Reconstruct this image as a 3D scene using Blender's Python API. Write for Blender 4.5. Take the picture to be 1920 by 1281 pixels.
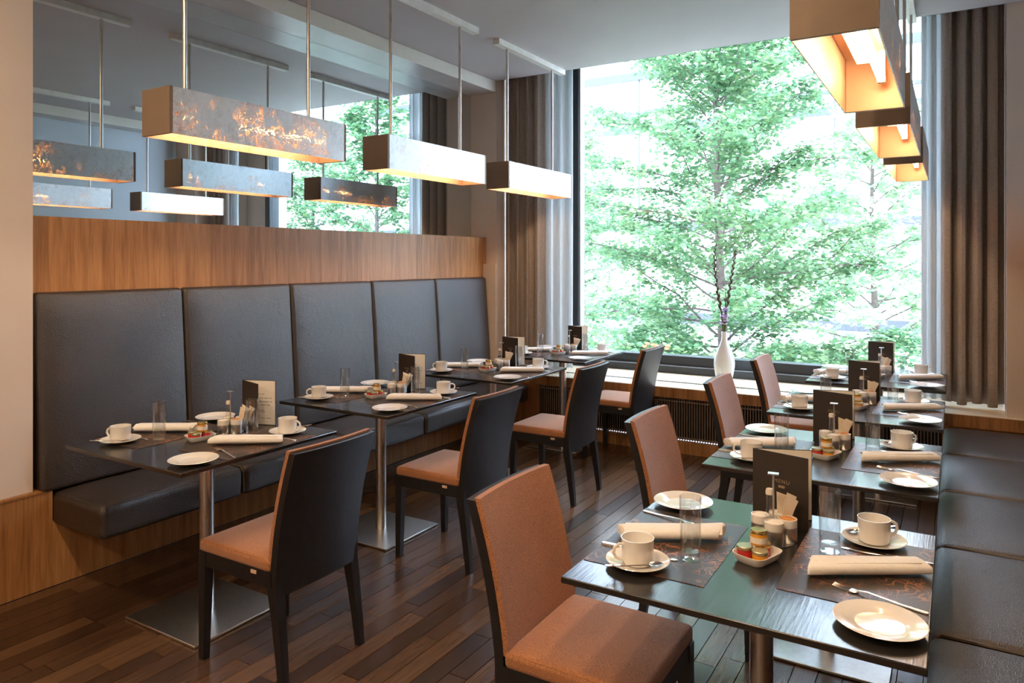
import bpy, bmesh, math, random
from mathutils import Vector, Matrix, noise
R = math.radians
PI = math.pi
random.seed(7)
S = bpy.context.scene
for o in list(bpy.data.objects):
    bpy.data.objects.remove(o)
C = S.collection

# ------------------------------------------------------------------ camera, sky, exposure
cam_d = bpy.data.cameras.new('camera')
cam = bpy.data.objects.new('camera', cam_d)
C.objects.link(cam)
YAW = R(31.3)
CAM_H = 1.5
cam.location = (0, 0, CAM_H)
cam.rotation_euler = (R(90), 0, YAW)
cam_d.sensor_width = 36
cam_d.lens = 1365 / 1920 * 36
cam_d.shift_y = (488.5 - 640.5) / 1920
cam_d.clip_start = .05
S.camera = cam

w = bpy.data.worlds.new('overcast_sky')
S.world = w
w.use_nodes = True
bg = w.node_tree.nodes['Background']
bg.inputs[0].default_value = (.75, .885, 1.18, 1)
bg.inputs[1].default_value = 8.0

S.view_settings.view_transform = 'Standard'
S.view_settings.look = 'None'
S.view_settings.gamma = 1
S.view_settings.exposure = 1.0
S.view_settings.use_curve_mapping = False
FILL_W = 185.0         # strength of the added ceiling fill lights, all out of view
TUBE_W = 28.0          # strength of the fluorescent tubes in the lamps

# ------------------------------------------------------------------ mesh helpers
class MB:
    def __init__(s):
        s.v = []; s.f = []; s.sm = []
    def add(s, vs, fs, smooth=False):
        b = len(s.v)
        s.v += [tuple(v) for v in vs]
        s.f += [[b + i for i in f] for f in fs]
        s.sm += [smooth] * len(fs)
        return s
    def box(s, x0, x1, y0, y1, z0, z1):
        return s.add([(x0, y0, z0), (x1, y0, z0), (x1, y1, z0), (x0, y1, z0),
                      (x0, y0, z1), (x1, y0, z1), (x1, y1, z1), (x0, y1, z1)],
                     [(0, 3, 2, 1), (4, 5, 6, 7), (0, 1, 5, 4), (1, 2, 6, 5), (2, 3, 7, 6), (3, 0, 4, 7)])
    def hexa(s, b, t):          # bottom quad, top quad
        return s.add(list(b) + list(t), [(0, 3, 2, 1), (4, 5, 6, 7), (0, 1, 5, 4), (1, 2, 6, 5), (2, 3, 7, 6), (3, 0, 4, 7)])
    def tube(s, pts, rad, n=8, cap=True, smooth=True):
        pts = [Vector(p) for p in pts]
        rr = rad if isinstance(rad, (list, tuple)) else [rad] * len(pts)
        vs = []; fs = []
        up = Vector((0, 0, 1))
        t0 = (pts[1] - pts[0]).normalized()
        if abs(t0.dot(up)) > .95: up = Vector((0, 1, 0))
        a = t0.cross(up).normalized()
        for i, p in enumerate(pts):
            t = (pts[min(i + 1, len(pts) - 1)] - pts[max(i - 1, 0)]).normalized()
            a = (a - t * a.dot(t)).normalized()
            b = t.cross(a)
            for k in range(n):
                q = 2 * PI * k / n
                vs.append(p + (a * math.cos(q) + b * math.sin(q)) * rr[i])
        for i in range(len(pts) - 1):
            for k in range(n):
                k2 = (k + 1) % n
                fs.append((i * n + k, i * n + k2, (i + 1) * n + k2, (i + 1) * n + k))
        s.add(vs, fs, smooth)
        if cap:
            s.add(vs[:n], [tuple(reversed(range(n)))]); s.add(vs[-n:], [tuple(range(n))])
        return s
    def lathe(s, prof, n=24, c=(0, 0, 0), smooth=True, flat=()):
        vs = []; fs = []
        for r, z in prof:
            for k in range(n):
                q = 2 * PI * k / n
                vs.append((c[0] + r * math.cos(q), c[1] + r * math.sin(q), c[2] + z))
        m = len(prof)
        for i in range(m - 1):
            for k in range(n):
                k2 = (k + 1) % n
                fs.append((i * n + k, i * n + k2, (i + 1) * n + k2, (i + 1) * n + k))
        if prof[0][0] > 1e-6 : fs.append(tuple(reversed(range(n))))
        if prof[-1][0] > 1e-6: fs.append(tuple((m - 1) * n + k for k in range(n)))
        return s.add(vs, fs, smooth)
    def grid(s, fn, nu, nv, smooth=True):
        vs = [fn(i / nu, j / nv) for j in range(nv + 1) for i in range(nu + 1)]
        fs = [(j * (nu + 1) + i, j * (nu + 1) + i + 1, (j + 1) * (nu + 1) + i + 1, (j + 1) * (nu + 1) + i)
              for j in range(nv) for i in range(nu)]
        return s.add(vs, fs, smooth)
    def extrude(s, prof, l0, l1, axis='x', smooth=False):
        n = len(prof)
        def P(u, v, l):
            return (l, u, v) if axis == 'x' else ((u, l, v) if axis == 'y' else (u, v, l))
        vs = [P(u, v, l0) for u, v in prof] + [P(u, v, l1) for u, v in prof]
        s.add(vs, [(k, (k + 1) % n, n + (k + 1) % n, n + k) for k in range(n)], smooth)
        s.add(vs[:n], [tuple(range(n))]); s.add(vs[n:], [tuple(range(n))])
        return s
    def mesh(s, name, mat):
        me = bpy.data.meshes.new(name)
        me.from_pydata(s.v, [], s.f)
        me.polygons.foreach_set('use_smooth', s.sm)
        bm = bmesh.new(); bm.from_mesh(me)
        bmesh.ops.remove_doubles(bm, verts=bm.verts, dist=1e-6)
        bmesh.ops.recalc_face_normals(bm, faces=bm.faces)
        bm.to_mesh(me); bm.free()
        me.set_sharp_from_angle(angle=R(38))
        for m in (mat if isinstance(mat, (list, tuple)) else [mat]):
            me.materials.append(m)
        return me
    def build(s, name, mat, parent=None, loc=(0, 0, 0), rot=(0, 0, 0)):
        return put(name, s.mesh(name, mat), parent, loc, rot)

def put(name, me, parent=None, loc=(0, 0, 0), rot=(0, 0, 0)):
    o = bpy.data.objects.new(name, me)
    C.objects.link(o)
    o.parent = parent
    o.location = loc
    o.rotation_euler = rot
    return o
def tag(o, label=None, cat=None, group=None, kind=None):
    if label: o['label'] = label
    if cat: o['category'] = cat
    if group: o['group'] = group
    if kind: o['kind'] = kind
    return o
def thing(name, label, cat, loc=(0, 0, 0), rz=0, group=None):
    o = bpy.data.objects.new(name, None)
    C.objects.link(o)
    o.empty_display_size = .05
    o.location = loc; o.rotation_euler = (0, 0, rz)
    return tag(o, label, cat, group)
def structure(name, mb, mat, parent=None):
    o = mb.build(name, mat, parent)
    if parent is None: o['kind'] = 'structure'
    return o
def bevel(o, wd, seg=2):
    m = o.modifiers.new('bevel', 'BEVEL'); m.width = wd; m.segments = seg; m.limit_method = 'ANGLE'
    return o
def rounded_box(x0, x1, y0, y1, z0, z1, r, n=8, puff=0, axis=2):
    """box with rounded edges and a slight swelling on the face along +axis"""
    c = Vector(((x0 + x1) / 2, (y0 + y1) / 2, (z0 + z1) / 2))
    h = Vector(((x1 - x0) / 2, (y1 - y0) / 2, (z1 - z0) / 2))
    inn = Vector([max(a - r, 0) for a in h])
    mb = MB()
    def remap(t, half, i):      # cluster samples near the edges
        q = -1 + 2 * t
        k = 3 / n
        return q * half
    ts = sorted(set([-1, -1 + .15, -1 + .3, 1 - .3, 1 - .15, 1] + [-1 + 2 * i / n for i in range(n + 1)]))
    def coords(half):
        rr = min(r / half, .9)
        edge = [-1, -1 + rr * .3, -1 + rr * .65, -1 + rr]
        mid = [(-1 + rr) + (2 - 2 * rr) * i / n for i in range(1, n)]
        return [q * half for q in edge + mid + [-q for q in reversed(edge)]]
    cc = [coords(h[i]) for i in range(3)]
    for ax in range(3):
        u, v = [a for a in range(3) if a != ax]
        for sg in (-1, 1):
            vs = []; nu = len(cc[u]); nv = len(cc[v])
            for b in cc[v]:
                for a in cc[u]:
                    p = Vector((0, 0, 0)); p[u] = a; p[v] = b; p[ax] = sg * h[ax]
                    q = Vector([max(-inn[i], min(inn[i], p[i])) for i in range(3)])
                    d = p - q
                    if d.length > 1e-9: p = q + d.normalized() * r
                    if puff and sg == 1 and ax == axis:
                        k = max(0, 1 - (p[u] / h[u]) ** 4) * max(0, 1 - (p[v] / h[v]) ** 4)
                        p[ax] += puff * k
                    vs.append(p + c)
            fs = [(j * nu + i, j * nu + i + 1, (j + 1) * nu + i + 1, (j + 1) * nu + i) for j in range(nv - 1) for i in range(nu - 1)]
            mb.add(vs, fs, True)
    return mb

# ------------------------------------------------------------------ materials
def new_mat(name):
    m = bpy.data.materials.new(name); m.use_nodes = True
    nt = m.node_tree
    return m, nt, nt.nodes['Principled BSDF'], nt.nodes['Material Output']
def N(nt, t, **kw):
    n = nt.nodes.new(t)
    for k, v in kw.items(): setattr(n, k, v)
    return n
def ramp(nt, fac, stops):
    n = N(nt, 'ShaderNodeValToRGB')
    e = n.color_ramp.elements
    while len(e) < len(stops): e.new(.5)
    for i, (p, c) in enumerate(stops):
        e[i].position = p; e[i].color = (*c, 1)
    nt.links.new(fac, n.inputs[0])
    return n.outputs[0]
def coord(nt, scale=(1, 1, 1), which='Object'):
    t = N(nt, 'ShaderNodeTexCoord'); m = N(nt, 'ShaderNodeMapping')
    m.inputs['Scale'].default_value = scale
    nt.links.new(t.outputs[which], m.inputs[0])
    return m.outputs[0]
def world_coord(nt, scale=(1, 1, 1)):
    g = N(nt, 'ShaderNodeNewGeometry'); m = N(nt, 'ShaderNodeMapping')
    m.inputs['Scale'].default_value = scale
    nt.links.new(g.outputs['Position'], m.inputs[0])
    return m.outputs[0]
def tex_noise(nt, vec, scale, detail=3, rough=.5, dist=0):
    n = N(nt, 'ShaderNodeTexNoise')
    nt.links.new(vec, n.inputs['Vector'])
    n.inputs['Scale'].default_value = scale; n.inputs['Detail'].default_value = detail
    n.inputs['Roughness'].default_value = rough; n.inputs['Distortion'].default_value = dist
    return n.outputs[0]
def bump(nt, height, bsdf, strength=.2, dist=.01):
    b = N(nt, 'ShaderNodeBump')
    b.inputs['Strength'].default_value = strength; b.inputs['Distance'].default_value = dist
    nt.links.new(height, b.inputs['Height']); nt.links.new(b.outputs[0], bsdf.inputs['Normal'])
def plain(name, col, rough=.5, metal=0, spec=.5, noise_amt=.06, scale=20, bmp=0, coat=0):
    m, nt, b, _ = new_mat(name)
    v = coord(nt)
    f = tex_noise(nt, v, scale, 4)
    lo = tuple(max(0, c * (1 - noise_amt * 1.5)) for c in col); hi = tuple(c * (1 + noise_amt * 1.5) for c in col)
    nt.links.new(ramp(nt, f, [(.25, lo), (.75, hi)]), b.inputs['Base Color'])
    b.inputs['Roughness'].default_value = rough; b.inputs['Metallic'].default_value = metal
    b.inputs['Specular IOR Level'].default_value = spec
    b.inputs['Coat Weight'].default_value = coat
    if bmp: bump(nt, f, b, bmp, .004)
    return m
def veneer(name, a, bcol, c, rough=.38, sc=(9, 9, .55)):
    m, nt, b, _ = new_mat(name)
    v = world_coord(nt, sc)
    n1 = tex_noise(nt, v, 3.0, 6, .65, .4)
    v2 = world_coord(nt, (sc[0] * 6, sc[1] * 6, sc[2] * 2))
    n2 = tex_noise(nt, v2, 4.0, 3, .6)
    mx = N(nt, 'ShaderNodeMath', operation='MULTIPLY_ADD')
    nt.links.new(n2, mx.inputs[0]); mx.inputs[1].default_value = .35
    sub = N(nt, 'ShaderNodeMath', operation='MULTIPLY'); nt.links.new(n1, sub.inputs[0]); sub.inputs[1].default_value = .75
    nt.links.new(sub.outputs[0], mx.inputs[2])
    oi = N(nt, 'ShaderNodeObjectInfo')
    ad = N(nt, 'ShaderNodeMath', operation='MULTIPLY_ADD')
    nt.links.new(oi.outputs['Random'], ad.inputs[0]); ad.inputs[1].default_value = .12
    nt.links.new(mx.outputs[0], ad.inputs[2])
    nt.links.new(ramp(nt, ad.outputs[0], [(.38, a), (.58, bcol), (.78, c)]), b.inputs['Base Color'])
    b.inputs['Roughness'].default_value = rough
    bump(nt, n2, b, .05, .002)
    return m

M = {}
M['wood'] = veneer('walnut_veneer', (.16, .064, .019), (.35, .155, .050), (.53, .265, .098))
M['sill_wood'] = veneer('pale_oak', (.62, .49, .32), (.70, .57, .39), (.76, .64, .46), .3, (.6, 8, 8))
M['plaster'] = plain('warm_plaster', (.66, .55, .46), .75, noise_amt=.03, scale=3, bmp=.05)
M['wall_grey'] = plain('grey_wall_paint', (.55, .62, .66), .7, noise_amt=.02, scale=3)
M['ceiling'] = plain('grey_ceiling_paint', (.56, .525, .535), .6, noise_amt=.025, scale=2)
M['cream'] = plain('cream_gloss_paint', (.72, .69, .60), .45, noise_amt=.02)
M['soffit_under'] = plain('satin_soffit_paint', (.56, .53, .51), .28, noise_amt=.06, scale=4)
M['dark_frame'] = plain('anthracite_frame', (.035, .042, .048), .35)
M['alu'] = plain('aluminium', (.62, .66, .68), .35, 1)
M['steel'] = plain('brushed_steel', (.70, .69, .67), .30, 1, noise_amt=.05, scale=60)
M['rod'] = plain('satin_rod', (.68, .64, .59), .3, 1)
M['bar_white'] = plain('white_lacquer', (.84, .83, .78), .4)
M['black_wood'] = plain('black_stained_wood', (.010, .009, .010), .42, noise_amt=.3, scale=40)
M['porcelain'] = plain('white_porcelain', (.80, .77, .72), .12, coat=.4, noise_amt=.01)
M['napkin'] = plain('white_linen', (.80, .77, .73), .85, noise_amt=.03, scale=120, bmp=.15)
M['paper'] = plain('cream_paper', (.74, .68, .58), .7, noise_amt=.02)
M['menu'] = plain('brown_menu_card', (.030, .021, .016), .5, noise_amt=.1)
M['print'] = plain('gold_print', (.30, .22, .13), .5)
M['ink'] = plain('grey_ink', (.25, .23, .22), .6)
M['cutlery'] = plain('polished_cutlery', (.72, .70, .67), .16, 1, noise_amt=.02)
M['jam_red'] = plain('red_jam', (.42, .018, .02), .15, coat=.6)
M['honey'] = plain('amber_honey', (.62, .26, .015), .12, coat=.6)
M['lid_gold'] = plain('gold_lid', (.62, .45, .16), .25, .9)
M['lid_green'] = plain('green_gold_lid', (.46, .44, .28), .3, .6)
M['sugar'] = plain('paper_sachets', (.76, .66, .52), .7, noise_amt=.08)
M['spice'] = plain('orange_brown_sugar', (.55, .24, .07), .8, noise_amt=.3, scale=300)
M['end_cap'] = plain('bronze_end_cap', (.235, .165, .115), .5, .25, noise_amt=.03)
M['lamp_inside'] = plain('copper_lamp_inside', (.50, .31, .19), .38, .35, noise_amt=.02)
M['lamp_white'] = plain('white_ballast', (.82, .80, .75), .5)
M['grille_dark'] = plain('dark_radiator_void', (.012, .010, .009), .8)
M['grille_bar'] = plain('bronze_grille_bar', (.26, .19, .15), .45, .4)
M['stem'] = plain('flower_stem', (.10, .11, .035), .6)
M['bud'] = plain('flower_bud', (.11, .085, .045), .6, noise_amt=.3)
M['petal'] = plain('lilac_petal', (.70, .58, .86), .6, noise_amt=.1)
M['vase'] = plain('white_glazed_vase', (.84, .88, .88), .18, coat=.3, noise_amt=.01)
M['rubber'] = plain('black_rubber', (.012, .012, .012), .7)
M['piping'] = plain('leather_welt', (.075, .045, .022), .4)
M['tag'] = plain('pale_tag', (.62, .42, .30), .7)
M['bark'] = plain('grey_bark', (.13, .10, .085), .9, noise_amt=.3, scale=15, bmp=.4)
M['facade'] = plain('white_facade', (.86, .86, .85), .8, noise_amt=.02)
M['facade_grey'] = plain('grey_facade_band', (.055, .06, .065), .6)
M['ground'] = plain('pale_paving', (.55, .54, .50), .9, noise_amt=.06, scale=2)
M['rail'] = plain('grey_railing', (.45, .47, .49), .5, .5)
M['flower_red'] = plain('orange_red_flower', (.75, .16, .06), .7)

def leather():
    m, nt, b, _ = new_mat('dark_brown_leather')
    v = world_coord(nt)
    n1 = tex_noise(nt, v, 4, 4)
    nt.links.new(ramp(nt, n1, [(.3, (.019, .0115, .0085)), (.7, (.035, .0220, .0160))]), b.inputs['Base Color'])
    n2 = tex_noise(nt, v, 160, 3)
    vo = N(nt, 'ShaderNodeTexVoronoi'); vo.inputs['Scale'].default_value = 260; nt.links.new(v, vo.inputs['Vector'])
    n3 = tex_noise(nt, v, 9, 5, .6, 1.2)
    a1 = N(nt, 'ShaderNodeMath', operation='MULTIPLY_ADD'); nt.links.new(n3, a1.inputs[0]); a1.inputs[1].default_value = 2.0
    nt.links.new(vo.outputs[0], a1.inputs[2])
    bump(nt, a1.outputs[0], b, .25, .010)
    b.inputs['Roughness'].default_value = .39
    b.inputs['Specular IOR Level'].default_value = 1.0
    return m
M['leather'] = leather()

def fabric():
    m, nt, b, _ = new_mat('speckled_rust_fabric')
    v = coord(nt)
    n1 = tex_noise(nt, v, 420, 2, .6)
    n2 = tex_noise(nt, v, 7, 2)
    mx = N(nt, 'ShaderNodeMath', operation='MULTIPLY_ADD'); nt.links.new(n2, mx.inputs[0]); mx.inputs[1].default_value = .12
    nt.links.new(n1, mx.inputs[2])
    nt.links.new(ramp(nt, mx.outputs[0], [(.40, (.18, .064, .023)), (.58, (.36, .138, .050)), (.78, (.53, .235, .095))]), b.inputs['Base Color'])
    b.inputs['Roughness'].default_value = .78
    b.inputs['Sheen Weight'].default_value = .25
    bump(nt, n1, b, .25, .002)
    return m
M['fabric'] = fabric()

def tabletop():
    m, nt, b, _ = new_mat('black_oak_tabletop')
    v = coord(nt, (60, 3.5, 20))
    n1 = tex_noise(nt, v, 2.4, 4, .6, .5)
    nt.links.new(ramp(nt, n1, [(.3, (.007, .0065, .0065)), (.7, (.018, .016, .015))]), b.inputs['Base Color'])
    b.inputs['Roughness'].default_value = .19
    b.inputs['Specular IOR Level'].default_value = .8
    b.inputs['IOR'].default_value = 1.6
    bump(nt, n1, b, .10, .004)
    return m
M['tabletop'] = tabletop()

def placemat():
    m, nt, b, _ = new_mat('brown_placemat_with_copper_scribble')
    v = coord(nt)
    dn = N(nt, 'ShaderNodeTexNoise'); dn.inputs['Scale'].default_value = 11; nt.links.new(v, dn.inputs['Vector'])
    mixv = N(nt, 'ShaderNodeVectorMath', operation='MULTIPLY_ADD')
    nt.links.new(dn.outputs['Color'], mixv.inputs[0]); mixv.inputs[1].default_value = (.16, .16, 0); nt.links.new(v, mixv.inputs[2])
    masks = []
    for sc in (13, 31):
        vo = N(nt, 'ShaderNodeTexVoronoi', feature='DISTANCE_TO_EDGE')
        vo.inputs['Scale'].default_value = sc; nt.links.new(mixv.outputs[0], vo.inputs['Vector'])
        lt = N(nt, 'ShaderNodeMath', operation='LESS_THAN'); nt.links.new(vo.outputs['Distance'], lt.inputs[0]); lt.inputs[1].default_value = .012 * sc / 13 * 1.1
        masks.append(lt.outputs[0])
    mx = N(nt, 'ShaderNodeMath', operation='MAXIMUM'); nt.links.new(masks[0], mx.inputs[0]); nt.links.new(masks[1], mx.inputs[1])
    area = tex_noise(nt, v, 9, 2)
    gt = N(nt, 'ShaderNodeMapRange'); gt.inputs['From Min'].default_value = .42; gt.inputs['From Max'].default_value = .62
    nt.links.new(area, gt.inputs[0])
    ml = N(nt, 'ShaderNodeMath', operation='MULTIPLY'); nt.links.new(mx.outputs[0], ml.inputs[0]); nt.links.new(gt.outputs[0], ml.inputs[1])
    nt.links.new(ramp(nt, ml.outputs[0], [(0, (.042, .034, .030)), (1, (.36, .14, .065))]), b.inputs['Base Color'])
    b.inputs['Roughness'].default_value = .42
    return m
M['placemat'] = placemat()

def plank():
    m, nt, b, _ = new_mat('smoked_oak_plank')
    oi = N(nt, 'ShaderNodeObjectInfo'); ge = N(nt, 'ShaderNodeNewGeometry')
    ad = N(nt, 'ShaderNodeMath', operation='ADD'); nt.links.new(oi.outputs['Random'], ad.inputs[0]); nt.links.new(ge.outputs['Random Per Island'], ad.inputs[1])
    fr = N(nt, 'ShaderNodeMath', operation='FRACT'); nt.links.new(ad.outputs[0], fr.inputs[0])
    mp = N(nt, 'ShaderNodeMapping'); mp.inputs['Scale'].default_value = (34, 2.2, 1)
    nt.links.new(ge.outputs['Position'], mp.inputs[0])
    off = N(nt, 'ShaderNodeCombineXYZ'); sc = N(nt, 'ShaderNodeMath', operation='MULTIPLY'); nt.links.new(fr.outputs[0], sc.inputs[0]); sc.inputs[1].default_value = 50
    nt.links.new(sc.outputs[0], off.inputs[1]); nt.links.new(off.outputs[0], mp.inputs['Location'])
    n1 = tex_noise(nt, mp.outputs[0], 2.2, 5, .65, .8)
    mx = N(nt, 'ShaderNodeMath', operation='MULTIPLY_ADD'); nt.links.new(fr.outputs[0], mx.inputs[0]); mx.inputs[1].default_value = .55
    m2 = N(nt, 'ShaderNodeMath', operation='MULTIPLY'); nt.links.new(n1, m2.inputs[0]); m2.inputs[1].default_value = .6
    nt.links.new(m2.outputs[0], mx.inputs[2])
    nt.links.new(ramp(nt, mx.outputs[0], [(.15, (.018, .009, .0055)), (.45, (.048, .023, .012)), (.7, (.10, .050, .023)), (.95, (.15, .078, .035))]), b.inputs['Base Color'])
    b.inputs['Roughness'].default_value = .25
    b.inputs['Specular IOR Level'].default_value = .9
    bump(nt, n1, b, .07, .003)
    return m
M['plank'] = plank()

def leaf_panel(name='crackled_silver_leaf', inner=None):
    """silver leaf sheet, cracked so that the warm lamp light shows through"""
    m, nt, b, out = new_mat(name)
    v = world_coord(nt)
    dn = N(nt, 'ShaderNodeTexNoise'); dn.inputs['Scale'].default_value = 14; dn.inputs['Detail'].default_value = 4; nt.links.new(v, dn.inputs['Vector'])
    mv = N(nt, 'ShaderNodeVectorMath', operation='MULTIPLY_ADD')
    nt.links.new(dn.outputs['Color'], mv.inputs[0]); mv.inputs[1].default_value = (.09, .09, .09); nt.links.new(v, mv.inputs[2])
    ms = []
    for sc, th in ((9, .0050), (17, .0060), (30, .008)):
        nz = tex_noise(nt, mv.outputs[0], sc, 6, .62, .6)
        sb = N(nt, 'ShaderNodeMath', operation='SUBTRACT'); nt.links.new(nz, sb.inputs[0]); sb.inputs[1].default_value = .5
        ab = N(nt, 'ShaderNodeMath', operation='ABSOLUTE'); nt.links.new(sb.outputs[0], ab.inputs[0])
        mr = N(nt, 'ShaderNodeMapRange'); mr.inputs['From Min'].default_value = th * 1.3; mr.inputs['From Max'].default_value = th * .5
        nt.links.new(ab.outputs[0], mr.inputs[0]); ms.append(mr.outputs[0])
    mx = N(nt, 'ShaderNodeMath', operation='MAXIMUM'); nt.links.new(ms[0], mx.inputs[0]); nt.links.new(ms[1], mx.inputs[1])
    mx3 = N(nt, 'ShaderNodeMath', operation='MAXIMUM'); nt.links.new(mx.outputs[0], mx3.inputs[0]); nt.links.new(ms[2], mx3.inputs[1])
    sep = N(nt, 'ShaderNodeSeparateXYZ'); nt.links.new(v, sep.inputs[0])
    zr = N(nt, 'ShaderNodeMapRange'); zr.inputs['From Min'].default_value = 2.20; zr.inputs['From Max'].default_value = 2.05
    zr.inputs['To Min'].default_value = -.10; zr.inputs['To Max'].default_value = .05          # the leaf is torn more along its lower edge
    nt.links.new(sep.outputs[2], zr.inputs[0])
    an = N(nt, 'ShaderNodeMath', operation='ADD'); nt.links.new(tex_noise(nt, v, 6.0, 3), an.inputs[0]); nt.links.new(zr.outputs[0], an.inputs[1])
    ar = N(nt, 'ShaderNodeMapRange'); ar.inputs['From Min'].default_value = .48; ar.inputs['From Max'].default_value = .56
    nt.links.new(an.outputs[0], ar.inputs[0])
    cr = N(nt, 'ShaderNodeMath', operation='MULTIPLY'); nt.links.new(mx3.outputs[0], cr.inputs[0]); nt.links.new(ar.outputs[0], cr.inputs[1])
    n2 = tex_noise(nt, v, 34, 6, .72, .8)
    nt.links.new(ramp(nt, n2, [(.30, (.56, .56, .57)), (.45, (.76, .76, .75)), (.7, (.86, .85, .83))]), b.inputs['Base Color'])
    b.inputs['Metallic'].default_value = .65; b.inputs['Roughness'].default_value = .38
    bump(nt, n2, b, .3, .003)
    if inner:
        nt.links.new(ramp(nt, n2, [(.3, tuple(c * .92 for c in inner)), (.7, inner)]), b.inputs['Base Color'])
        b.inputs['Metallic'].default_value = .2; b.inputs['Roughness'].default_value = .45
    tr = N(nt, 'ShaderNodeBsdfTransparent'); tr.inputs[0].default_value = (1, .82, .62, 1)
    tl = N(nt, 'ShaderNodeBsdfTranslucent'); tl.inputs[0].default_value = (1, .75, .5, 1)
    mt = N(nt, 'ShaderNodeMixShader'); mt.inputs[0].default_value = .25
    nt.links.new(tr.outputs[0], mt.inputs[1]); nt.links.new(tl.outputs[0], mt.inputs[2])
    sh = N(nt, 'ShaderNodeMixShader')
    nt.links.new(cr.outputs[0], sh.inputs[0]); nt.links.new(b.outputs[0], sh.inputs[1]); nt.links.new(mt.outputs[0], sh.inputs[2])
    nt.links.new(sh.outputs[0], out.inputs['Surface'])
    return m
LAMP_IN = (.50, .31, .19)
M['leaf_panel'] = leaf_panel()
M['leaf_inside'] = leaf_panel('crackled_copper_lining', LAMP_IN)

def emit(name, col, st):
    m, nt, b, out = new_mat(name)
    e = N(nt, 'ShaderNodeEmission'); e.inputs[0].default_value = (*col, 1); e.inputs[1].default_value = st
    nt.links.new(e.outputs[0], out.inputs['Surface'])
    return m
M['fill_lens'] = emit('warm_fill_lens', (1, .74, .48), FILL_W)
M['tube'] = emit('warm_fluorescent_tube', (1, .70, .43), TUBE_W)

def mirror():
    m, nt, b, out = new_mat('mirror_glass')
    g = N(nt, 'ShaderNodeBsdfGlossy'); g.inputs['Roughness'].default_value = 0.0
    g.inputs[0].default_value = (.74, .80, .82, 1)
    nt.links.new(g.outputs[0], out.inputs['Surface'])
    return m
M['mirror'] = mirror()

def pane(name, tint, ior):
    m, nt, b, out = new_mat(name)
    t = N(nt, 'ShaderNodeBsdfTransparent'); t.inputs[0].default_value = (*tint, 1)
    g = N(nt, 'ShaderNodeBsdfGlossy'); g.inputs['Roughness'].default_value = 0
    f = N(nt, 'ShaderNodeFresnel')
    ge = N(nt, 'ShaderNodeNewGeometry')          # same reflectance from both sides of the thin sheet
    mr = N(nt, 'ShaderNodeMapRange'); mr.inputs['To Min'].default_value = ior; mr.inputs['To Max'].default_value = 1 / ior
    nt.links.new(ge.outputs['Backfacing'], mr.inputs[0]); nt.links.new(mr.outputs[0], f.inputs[0])
    x = N(nt, 'ShaderNodeMixShader')
    nt.links.new(f.outputs[0], x.inputs[0]); nt.links.new(t.outputs[0], x.inputs[1]); nt.links.new(g.outputs[0], x.inputs[2])
    nt.links.new(x.outputs[0], out.inputs['Surface'])
    return m
M['pane'] = pane('window_glass', (.97, .99, .98), 1.45)

M['glass'] = pane('clear_tumbler_glass', (.97, .98, .98), 2.0)

def cloth(name, lo, hi, transl, transp, sc=(1, 1, 1)):
    m, nt, b, out = new_mat(name)
    v = world_coord(nt, sc)
    n = tex_noise(nt, v, 90, 3)
    col = ramp(nt, n, [(.3, lo), (.7, hi)])
    nt.links.new(col, b.inputs['Base Color']); b.inputs['Roughness'].default_value = .8
    tl = N(nt, 'ShaderNodeBsdfTranslucent'); nt.links.new(col, tl.inputs[0])
    x = N(nt, 'ShaderNodeMixShader'); x.inputs[0].default_value = transl
    nt.links.new(b.outputs[0], x.inputs[1]); nt.links.new(tl.outputs[0], x.inputs[2])
    last = x
    if transp:
        t = N(nt, 'ShaderNodeBsdfTransparent')
        y = N(nt, 'ShaderNodeMixShader'); y.inputs[0].default_value = transp
        nt.links.new(x.outputs[0], y.inputs[1]); nt.links.new(t.outputs[0], y.inputs[2]); last = y
    nt.links.new(last.outputs[0], out.inputs['Surface'])
    return m
M['curtain'] = cloth('taupe_curtain', (.31, .255, .215), (.40, .335, .29), .04, 0)
M['sheer'] = cloth('white_sheer', (.70, .72, .73), (.82, .84, .85), .5, .15, (1, 1, 6))

def foliage(name, a, b_, c):
    m, nt, b, out = new_mat(name)
    ge = N(nt, 'ShaderNodeNewGeometry')
    n = tex_noise(nt, ge.outputs['Position'], 1.3, 2)
    ad = N(nt, 'ShaderNodeMath', operation='MULTIPLY_ADD'); nt.links.new(ge.outputs['Random Per Island'], ad.inputs[0]); ad.inputs[1].default_value = .55
    s2 = N(nt, 'ShaderNodeMath', operation='MULTIPLY'); nt.links.new(n, s2.inputs[0]); s2.inputs[1].default_value = .5
    nt.links.new(s2.outputs[0], ad.inputs[2])
    col = ramp(nt, ad.outputs[0], [(.15, a), (.5, b_), (.9, c)])
    nt.links.new(col, b.inputs['Base Color']); b.inputs['Roughness'].default_value = .45
    tl = N(nt, 'ShaderNodeBsdfTranslucent'); nt.links.new(col, tl.inputs[0])
    x = N(nt, 'ShaderNodeMixShader'); x.inputs[0].default_value = .42
    nt.links.new(b.outputs[0], x.inputs[1]); nt.links.new(tl.outputs[0], x.inputs[2])
    nt.links.new(x.outputs[0], out.inputs['Surface'])
    return m
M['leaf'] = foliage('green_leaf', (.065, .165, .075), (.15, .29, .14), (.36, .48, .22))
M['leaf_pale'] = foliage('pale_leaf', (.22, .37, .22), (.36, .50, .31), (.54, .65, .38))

# ------------------------------------------------------------------ setting
XL, XM = -3.55, -3.795           # bench plinth, mirror plane
YW = 5.50                        # front of the window sill
ZC = 3.114
XS, XRS = -3.53, .43             # soffit fronts
YB = -3.2                        # open back of the modelled room

floor = structure('floor', MB().box(-3.9, .9, YB, 5.9, -.12, -.014), M['grille_dark'])
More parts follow.
